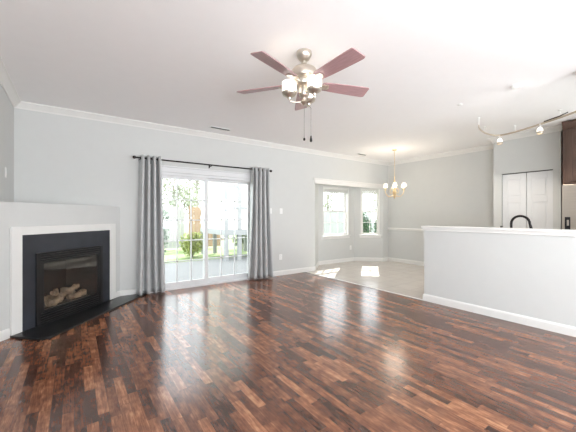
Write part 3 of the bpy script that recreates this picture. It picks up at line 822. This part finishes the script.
def vent(label, loc, L, Wd, rz):
    rt = thing('ceiling_vent', label, 'vent', loc, rz)
    bm = B()
    box(bm, -L / 2, L / 2, -Wd / 2, -Wd / 2 + 0.02, -0.008, -0.0005); box(bm, -L / 2, L / 2, Wd / 2 - 0.02, Wd / 2, -0.008, -0.0005)
    box(bm, -L / 2, -L / 2 + 0.02, -Wd / 2 + 0.02, Wd / 2 - 0.02, -0.008, -0.0005); box(bm, L / 2 - 0.02, L / 2, -Wd / 2 + 0.02, Wd / 2 - 0.02, -0.008, -0.0005)
    mesh('vent_frame', bm, MT['plate'], rt)
    bm = B(); box(bm, -L / 2 + 0.02, L / 2 - 0.02, -Wd / 2 + 0.02, Wd / 2 - 0.02, -0.002, -0.0005); mesh('duct_opening', bm, MT['darkslot'], rt)
    bm = B(); n = 3
    for k in range(n):
        y = -Wd / 2 + 0.02 + (Wd - 0.04) * (k + 0.5) / n
        box(bm, -L / 2 + 0.02, L / 2 - 0.02, -0.005, 0.005, -0.0008, 0.0008, Matrix.Translation((0, y, -0.006)) @ Matrix.Rotation(R(35), 4, 'X'))
    mesh('vent_slats', bm, MT['darkslot'], rt)
vent('slotted ceiling vent near the back wall above the glass door', (2.04, 4.88, ZC), 0.38, 0.10, 0.0)
vent('slotted ceiling vent near the back wall above the bay', (5.69, 4.93, ZC), 0.33, 0.10, 0.0)
rt = thing('smoke_detector', 'round white smoke detector on the ceiling in front of the track light', 'smoke detector', (4.149, 1.312, ZC))
bm = B(); lathe(bm, [(0, -0.0005), (0.05, -0.0005), (0.052, -0.012), (0.046, -0.026), (0.03, -0.032), (0, -0.033)], 24); mesh('housing', bm, MT['plate'], rt, smooth=True)
bm = B(); lathe(bm, [(0.030, -0.031), (0.036, -0.030), (0.036, -0.033), (0.030, -0.034), (0.030, -0.031)], 24); mesh('vent_ring', bm, MT['blind'], rt)
rt = thing('fire_sprinkler', 'tiny white round sprinkler cap on the ceiling above the half wall end', 'sprinkler', (4.234, 1.974, ZC))
bm = B(); lathe(bm, [(0, -0.0005), (0.03, -0.0005), (0.031, -0.006), (0.02, -0.01), (0, -0.011)], 20); mesh('cover_cap', bm, MT['plate'], rt, smooth=True)

# ------------------------------------------------------------------ kitchen behind the half wall
kc = thing('sink_cabinet', 'dark kitchen base cabinet behind the half wall', 'cabinet', (XH + 0.44, 1.45, 0))
bm = B(); box(bm, -0.28, 0.28, -0.6, 0.98, 0.1, 0.87); box(bm, -0.26, 0.22, -0.58, 0.96, 0.0, 0.1); mesh('body', bm, MT['cabwood'], kc)
for k in range(3):
    y0 = -0.59 + k * 0.525
    bm = B(); box(bm, 0.2805, 0.298, y0, y0 + 0.505, 0.12, 0.85); d_ = mesh('door', bm, MT['cabwood'], kc, bevel=0.003)
    bm = B(); tube(bm, [(0.298, y0 + 0.48, 0.68), (0.322, y0 + 0.48, 0.69), (0.322, y0 + 0.48, 0.79), (0.298, y0 + 0.48, 0.80)], 0.005, 8); mesh('handle', bm, MT['nickel'], d_)
bm = B(); box(bm, XH + 0.135, XH + 0.76, 0.83, 2.45, 0.8705, 0.91)
tag(mesh('countertop', bm, MT['counter'], bevel=0.005), 'dark stone countertop behind the half wall', 'countertop')
fc = thing('kitchen_faucet', 'dark bronze gooseneck faucet behind the half wall', 'faucet', (4.72, 1.45, 0.9105))
bm = B(); lathe(bm, [(0, 0), (0.03, 0), (0.03, 0.008), (0.02, 0.015), (0.018, 0.08), (0, 0.08)], 18, Matrix.Translation((0, 0.10, 0))); mesh('base', bm, MT['bronze'], fc, smooth=True)
bm = B(); pts = [(0, 0.10, 0.05), (0, 0.10, 0.24)]
for k in range(1, 13):
    t = PI * k / 12; pts.append((0, 0.10 * math.cos(t), 0.24 + 0.10 * math.sin(t)))
pts += [(0, -0.105, 0.215), (0, -0.112, 0.19)]
tube(bm, pts, 0.015, 12); mesh('gooseneck', bm, MT['bronze'], fc, smooth=True)
bm = B(); tube(bm, [(0, -0.106, 0.215), (0, -0.113, 0.185), (0, -0.122, 0.13)], [0.016, 0.017, 0.014], 12); mesh('spray_head', bm, MT['bronze'], fc, smooth=True)
bm = B(); tube(bm, [(0.0, 0.118, 0.055), (0.0, 0.15, 0.07), (0.0, 0.165, 0.12)], [0.008, 0.006, 0.005], 8); mesh('lever', bm, MT['bronze'], fc, smooth=True)
sd = thing('soap_dispenser', 'small dark soap dispenser left of the kitchen faucet', 'soap dispenser', (4.70, 1.66, 0.9105))
bm = B(); lathe(bm, [(0, 0), (0.022, 0), (0.022, 0.006), (0.012, 0.012), (0.012, 0.15), (0.006, 0.16), (0.006, 0.19), (0.012, 0.195), (0.012, 0.205), (0, 0.207)], 14); mesh('pump', bm, MT['bronze'], sd, smooth=True)
bm = B(); tube(bm, [(0, 0, 0.2), (0.05, 0, 0.2), (0.06, 0, 0.19)], 0.005, 8); mesh('nozzle', bm, MT['bronze'], sd, smooth=True)

FY1 = 1.39
fr = thing('refrigerator', 'stainless steel refrigerator right of the pantry, below a dark cabinet', 'refrigerator', (6.3, FY1, 0))
bm = B(); box(bm, 0.07, 0.85, -0.90, 0, 0.03, 1.74); box(bm, 0.1, 0.84, -0.88, -0.02, 0, 0.03); mesh('body', bm, MT['darkslot'], fr)
for y0, y1 in ((-0.90, -0.455), (-0.445, 0.0)):
    bm = B(); box(bm, 0, 0.065, y0, y1, 0.06, 1.745); d_ = mesh('door', bm, MT['steel'], fr, bevel=0.006)
    yh = y1 - 0.05 if y0 < -0.5 else y0 + 0.05
    bm = B(); tube(bm, [(0, yh, 0.75), (-0.05, yh, 0.78), (-0.05, yh, 1.5), (0, yh, 1.53)], 0.012, 10); mesh('handle', bm, MT['steel'], d_, smooth=True)
bm = B(); box(bm, -0.006, -0.0005, -0.10, -0.035, 0.98, 1.235); p_ = mesh('dispenser', bm, MT['blackmetal'], fr)
bm = B(); box(bm, -0.008, -0.0065, -0.085, -0.06, 1.10, 1.19); mesh('dispenser_panel', bm, MT['steel'], p_)
uc = thing('upper_cabinet', 'dark brown upper cabinet above the refrigerator', 'cabinet', (6.33, FY1, 0))
bm = B(); box(bm, 0.02, 0.85, -0.90, 0.0, 1.76, 2.66); mesh('body', bm, MT['cabwood'], uc)
for y0, y1 in ((-0.86, -0.465), (-0.455, -0.06)):
    bm = B(); box(bm, 0.0, 0.0195, y0, y1, 1.80, 2.60)
    d_ = mesh('door', bm, MT['cabwood'], uc, bevel=0.003)
    bm = B()
    box(bm, -0.006, -0.0005, y0, y0 + 0.06, 1.80, 2.60); box(bm, -0.006, -0.0005, y1 - 0.06, y1, 1.80, 2.60); box(bm, -0.006, -0.0005, y0 + 0.06, y1 - 0.06, 1.80, 1.86); box(bm, -0.006, -0.0005, y0 + 0.06, y1 - 0.06, 2.54, 2.60)
    mesh('door_frame', bm, MT['cabwood'], d_)
bm = B(); sweep(bm, [(0.02, 0.0), (0.02, -0.9)], [(0, 2.62), (0.01, 2.62), (0.06, 2.70), (0.07, 2.735), (0, 2.735)], side=-1); mesh('crown', bm, MT['cabwood'], uc)

# ------------------------------------------------------------------ outdoors
G = -0.15
bm = B(); poly(bm, [(-3, D + T), (4.3, D + T), (5.0, 6.06), (6.9, 6.06), (6.9, 9.5), (-3, 9.3)], G - 0.1, G)
struct('patio', bm, MT['concrete'])
bm = B(); box(bm, -25, 45, D + T, 60, G - 0.3, G - 0.03)
struct('lawn', bm, MT['grass'])
# neighbouring two-storey wing standing on posts beyond the patio
nb = thing('neighbour_house', 'tall cream house wing on white posts, seen through the right door panel', 'house', (5.45, 8.8, G))
bm = B(); box(bm, -1.6, 1.65, 0.0, 2.2, 0.86, 6.6); mesh('wall', bm, MT['cream'], nb)  # upper height and width added to keep sun off the sliding door
bm = B(); box(bm, -1.75, 1.8, -0.15, 2.35, 6.6, 6.8); mesh('roof', bm, MT['roof'], nb)
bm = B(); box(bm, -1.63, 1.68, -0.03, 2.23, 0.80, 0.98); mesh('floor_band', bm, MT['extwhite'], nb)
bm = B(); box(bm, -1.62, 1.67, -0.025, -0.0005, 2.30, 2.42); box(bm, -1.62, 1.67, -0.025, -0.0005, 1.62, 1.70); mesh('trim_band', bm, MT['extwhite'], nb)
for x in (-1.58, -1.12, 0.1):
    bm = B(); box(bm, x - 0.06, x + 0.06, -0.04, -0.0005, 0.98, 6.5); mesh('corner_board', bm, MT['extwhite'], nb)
for x in (-1.55, -1.1, 0.2, 1.6):
    for y in (0.06, 2.14):
        bm = B(); box(bm, x - 0.06, x + 0.06, y - 0.06, y + 0.06, 0.0, 0.80); mesh('post', bm, MT['extwhite'], nb)

def leaves(name, m, parent, blobs, n, size, seed):
    rr = random.Random(seed); bm = B()
    for _ in range(n):
        cxx, cyy, czz, rx, ry, rz = rr.choice(blobs)
        d = Vector((rr.gauss(0, 1), rr.gauss(0, 1), rr.gauss(0, 1))).normalized() * (rr.uniform(0.35, 1.0) ** 0.45)
        p = Vector((cxx + d.x * rx, cyy + d.y * ry, max(0.02, czz + d.z * rz)))
        q = Matrix.Rotation(rr.uniform(0, 6.28), 3, 'Z') @ Matrix.Rotation(rr.uniform(-1.2, 1.2), 3, 'X')
        s = size * rr.uniform(0.6, 1.3)
        v = [bm.verts.new(p + q @ Vector(c)) for c in ((0, -s, 0), (s * 0.45, 0, s * 0.12), (0, s, 0), (-s * 0.45, 0, s * 0.12))]
        bm.faces.new(v)
    me = bpy.data.meshes.new(name); bm.to_mesh(me); bm.free(); me.materials.append(m)
    o = bpy.data.objects.new(name, me); COL.objects.link(o); o.parent = parent
    return o
def shrub(name, label, x, y, w_, h, m, n, size, seed, group=None):
    rt = thing(name, label, 'shrub', (x, y, G), 0, group)
    rr = random.Random(seed)
    bl = [(rr.uniform(-.45, .45) * w_, rr.uniform(-.4, .4) * w_, h * rr.uniform(0.35, 0.62), w_ * 0.36, w_ * 0.34, h * 0.38) for _ in range(8)]
    leaves('foliage', m, rt, bl, n, size, seed)
    bm = B()
    for k in range(6):
        a = k * 1.05; tube(bm, [(0.03 * math.cos(a), 0.03 * math.sin(a), -0.02), (w_ * 0.22 * math.cos(a), w_ * 0.22 * math.sin(a), h * 0.55)], [0.016, 0.006], 6)
    mesh('stems', bm, MT['bark'], rt)
def tree(name, label, x, y, h, crown, m, n, size, seed, group, cz=0.62, leafy=1.0):
    rt = thing(name, label, 'tree', (x, y, G), 0, group)
    rr = random.Random(seed)
    bm = B(); tube(bm, [(0, 0, -0.05), (0.05, 0.03, h * 0.3), (-0.04, 0.05, h * 0.6), (0.02, 0, h * 0.92)], [h * 0.022, h * 0.018, h * 0.012, h * 0.004], 8)
    mesh('trunk', bm, MT['bark'], rt, smooth=True)
    bm = B()
    for k in range(16):
        a = rr.uniform(0, 6.28); z0 = h * rr.uniform(0.25, 0.8); L = crown * rr.uniform(0.6, 1.05)
        e = Vector((L * math.cos(a), L * math.sin(a), z0 + h * rr.uniform(0.08, 0.25)))
        mid = Vector((e.x * .5, e.y * .5, z0 + (e.z - z0) * 0.35))
        tube(bm, [(0, 0, z0), mid, e], [h * 0.007, h * 0.005, h * 0.0015], 5)
        for q in range(3):
            t = rr.uniform(0.3, 0.9); b0_ = Vector((0, 0, z0)).lerp(e, t); a3 = a + rr.uniform(-1.2, 1.2)
            tube(bm, [b0_, b0_ + Vector((math.cos(a3) * L * .4, math.sin(a3) * L * .4, h * rr.uniform(0.04, 0.14)))], [h * 0.003, h * 0.001], 4)
    mesh('branches', bm, MT['bark'], rt)
    bl = [(rr.uniform(-.5, .5) * crown, rr.uniform(-.5, .5) * crown, h * (cz + rr.uniform(-.22, .22)), crown * 0.55, crown * 0.55, h * 0.17) for _ in range(9)]
    leaves('foliage', m, rt, bl, n, size, seed)

shrub('bush', 'yellow green rounded bush at the patio edge, seen through the left door panel', 3.38, 10.6, 0.62, 0.9, MT['leafy'], 1800, 0.05, 21)
shrub('bush', 'pale green bush seen through the right door panel beside the right curtain', 5.9, 11.75, 0.6, 0.95, MT['leaf'], 1500, 0.05, 22)
shrub('bush', 'tall narrow green bush at the patio edge beside the left curtain', 2.2, 9.85, 0.36, 1.7, MT['leafd'], 900, 0.05, 23)
# tan board fence behind the lawn and a white panel fence left of it
def fence(name, label, x0, x1, y, h, m, board, group=None):
    rt = thing(name, label, 'fence', (x0, y, G), 0, group)
    L = x1 - x0; n = int(L / board)
    bm = B()
    for k in range(n):
        box(bm, k * board, (k + 1) * board - 0.012, 0, 0.02, 0.05, h)
    box(bm, 0, L, 0.02, 0.06, 0.3, 0.39); box(bm, 0, L, 0.02, 0.06, h - 0.35, h - 0.26)
    mesh('fence_panel', bm, m, rt)
    for k in range(int(L / 2.0) + 1):
        bm = B(); box(bm, k * 2.0 - 0.05, k * 2.0 + 0.05, 0.06, 0.16, -0.1, h + 0.06); mesh('post', bm, m, rt)
fence('board_fence', 'tan vertical board fence behind the yellow green bush', 4.1, 5.6, 13.0, 1.8, MT['fencewood'], 0.14)
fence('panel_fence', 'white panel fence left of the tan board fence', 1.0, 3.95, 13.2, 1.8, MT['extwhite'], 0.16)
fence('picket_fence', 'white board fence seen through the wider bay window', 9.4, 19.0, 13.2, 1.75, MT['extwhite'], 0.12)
TG = 'woodland trees beyond the fences'
specs = [(5.0, 19.0, 5.0, 1.4, 'pale tree behind the white panel fence, leftmost in the glass door'),
         (7.9, 23.5, 5.8, 1.6, 'pale tree behind the tan board fence, in the left door panel'),
         (11.1, 28.5, 6.6, 1.7, 'pale tree in the right door panel, left of the cream house wing'),
         (14.5, 18.5, 5.2, 1.6, 'pale bare tree behind the white board fence, left in the wider bay window'),
         (18.1, 19.5, 5.2, 1.6, 'pale bare tree behind the white board fence, right in the wider bay window'),
         (21.5, 16.5, 5.2, 1.6, 'pale bare tree seen in the upper pane of the narrow bay window')]
for i, (x, y, h, c, lab) in enumerate(specs):
    tree('pale_tree', lab, x, y, h, c, MT['leafp'], 1500 if i < 3 else 1100, 0.11, 40 + i, TG, cz=0.52 if i < 3 else 0.42)
for i, (x, y, h, lab) in enumerate(((9.7, 8.35, 1.7, 'dark green upright evergreen left in the narrow bay window'), (10.9, 8.5, 1.55, 'dark green upright evergreen right in the narrow bay window'))):
    shrub('evergreen_shrub', lab, x, y, 0.55, h, MT['leafd'], 1600, 0.06, 60 + i, 'evergreens outside the bay')
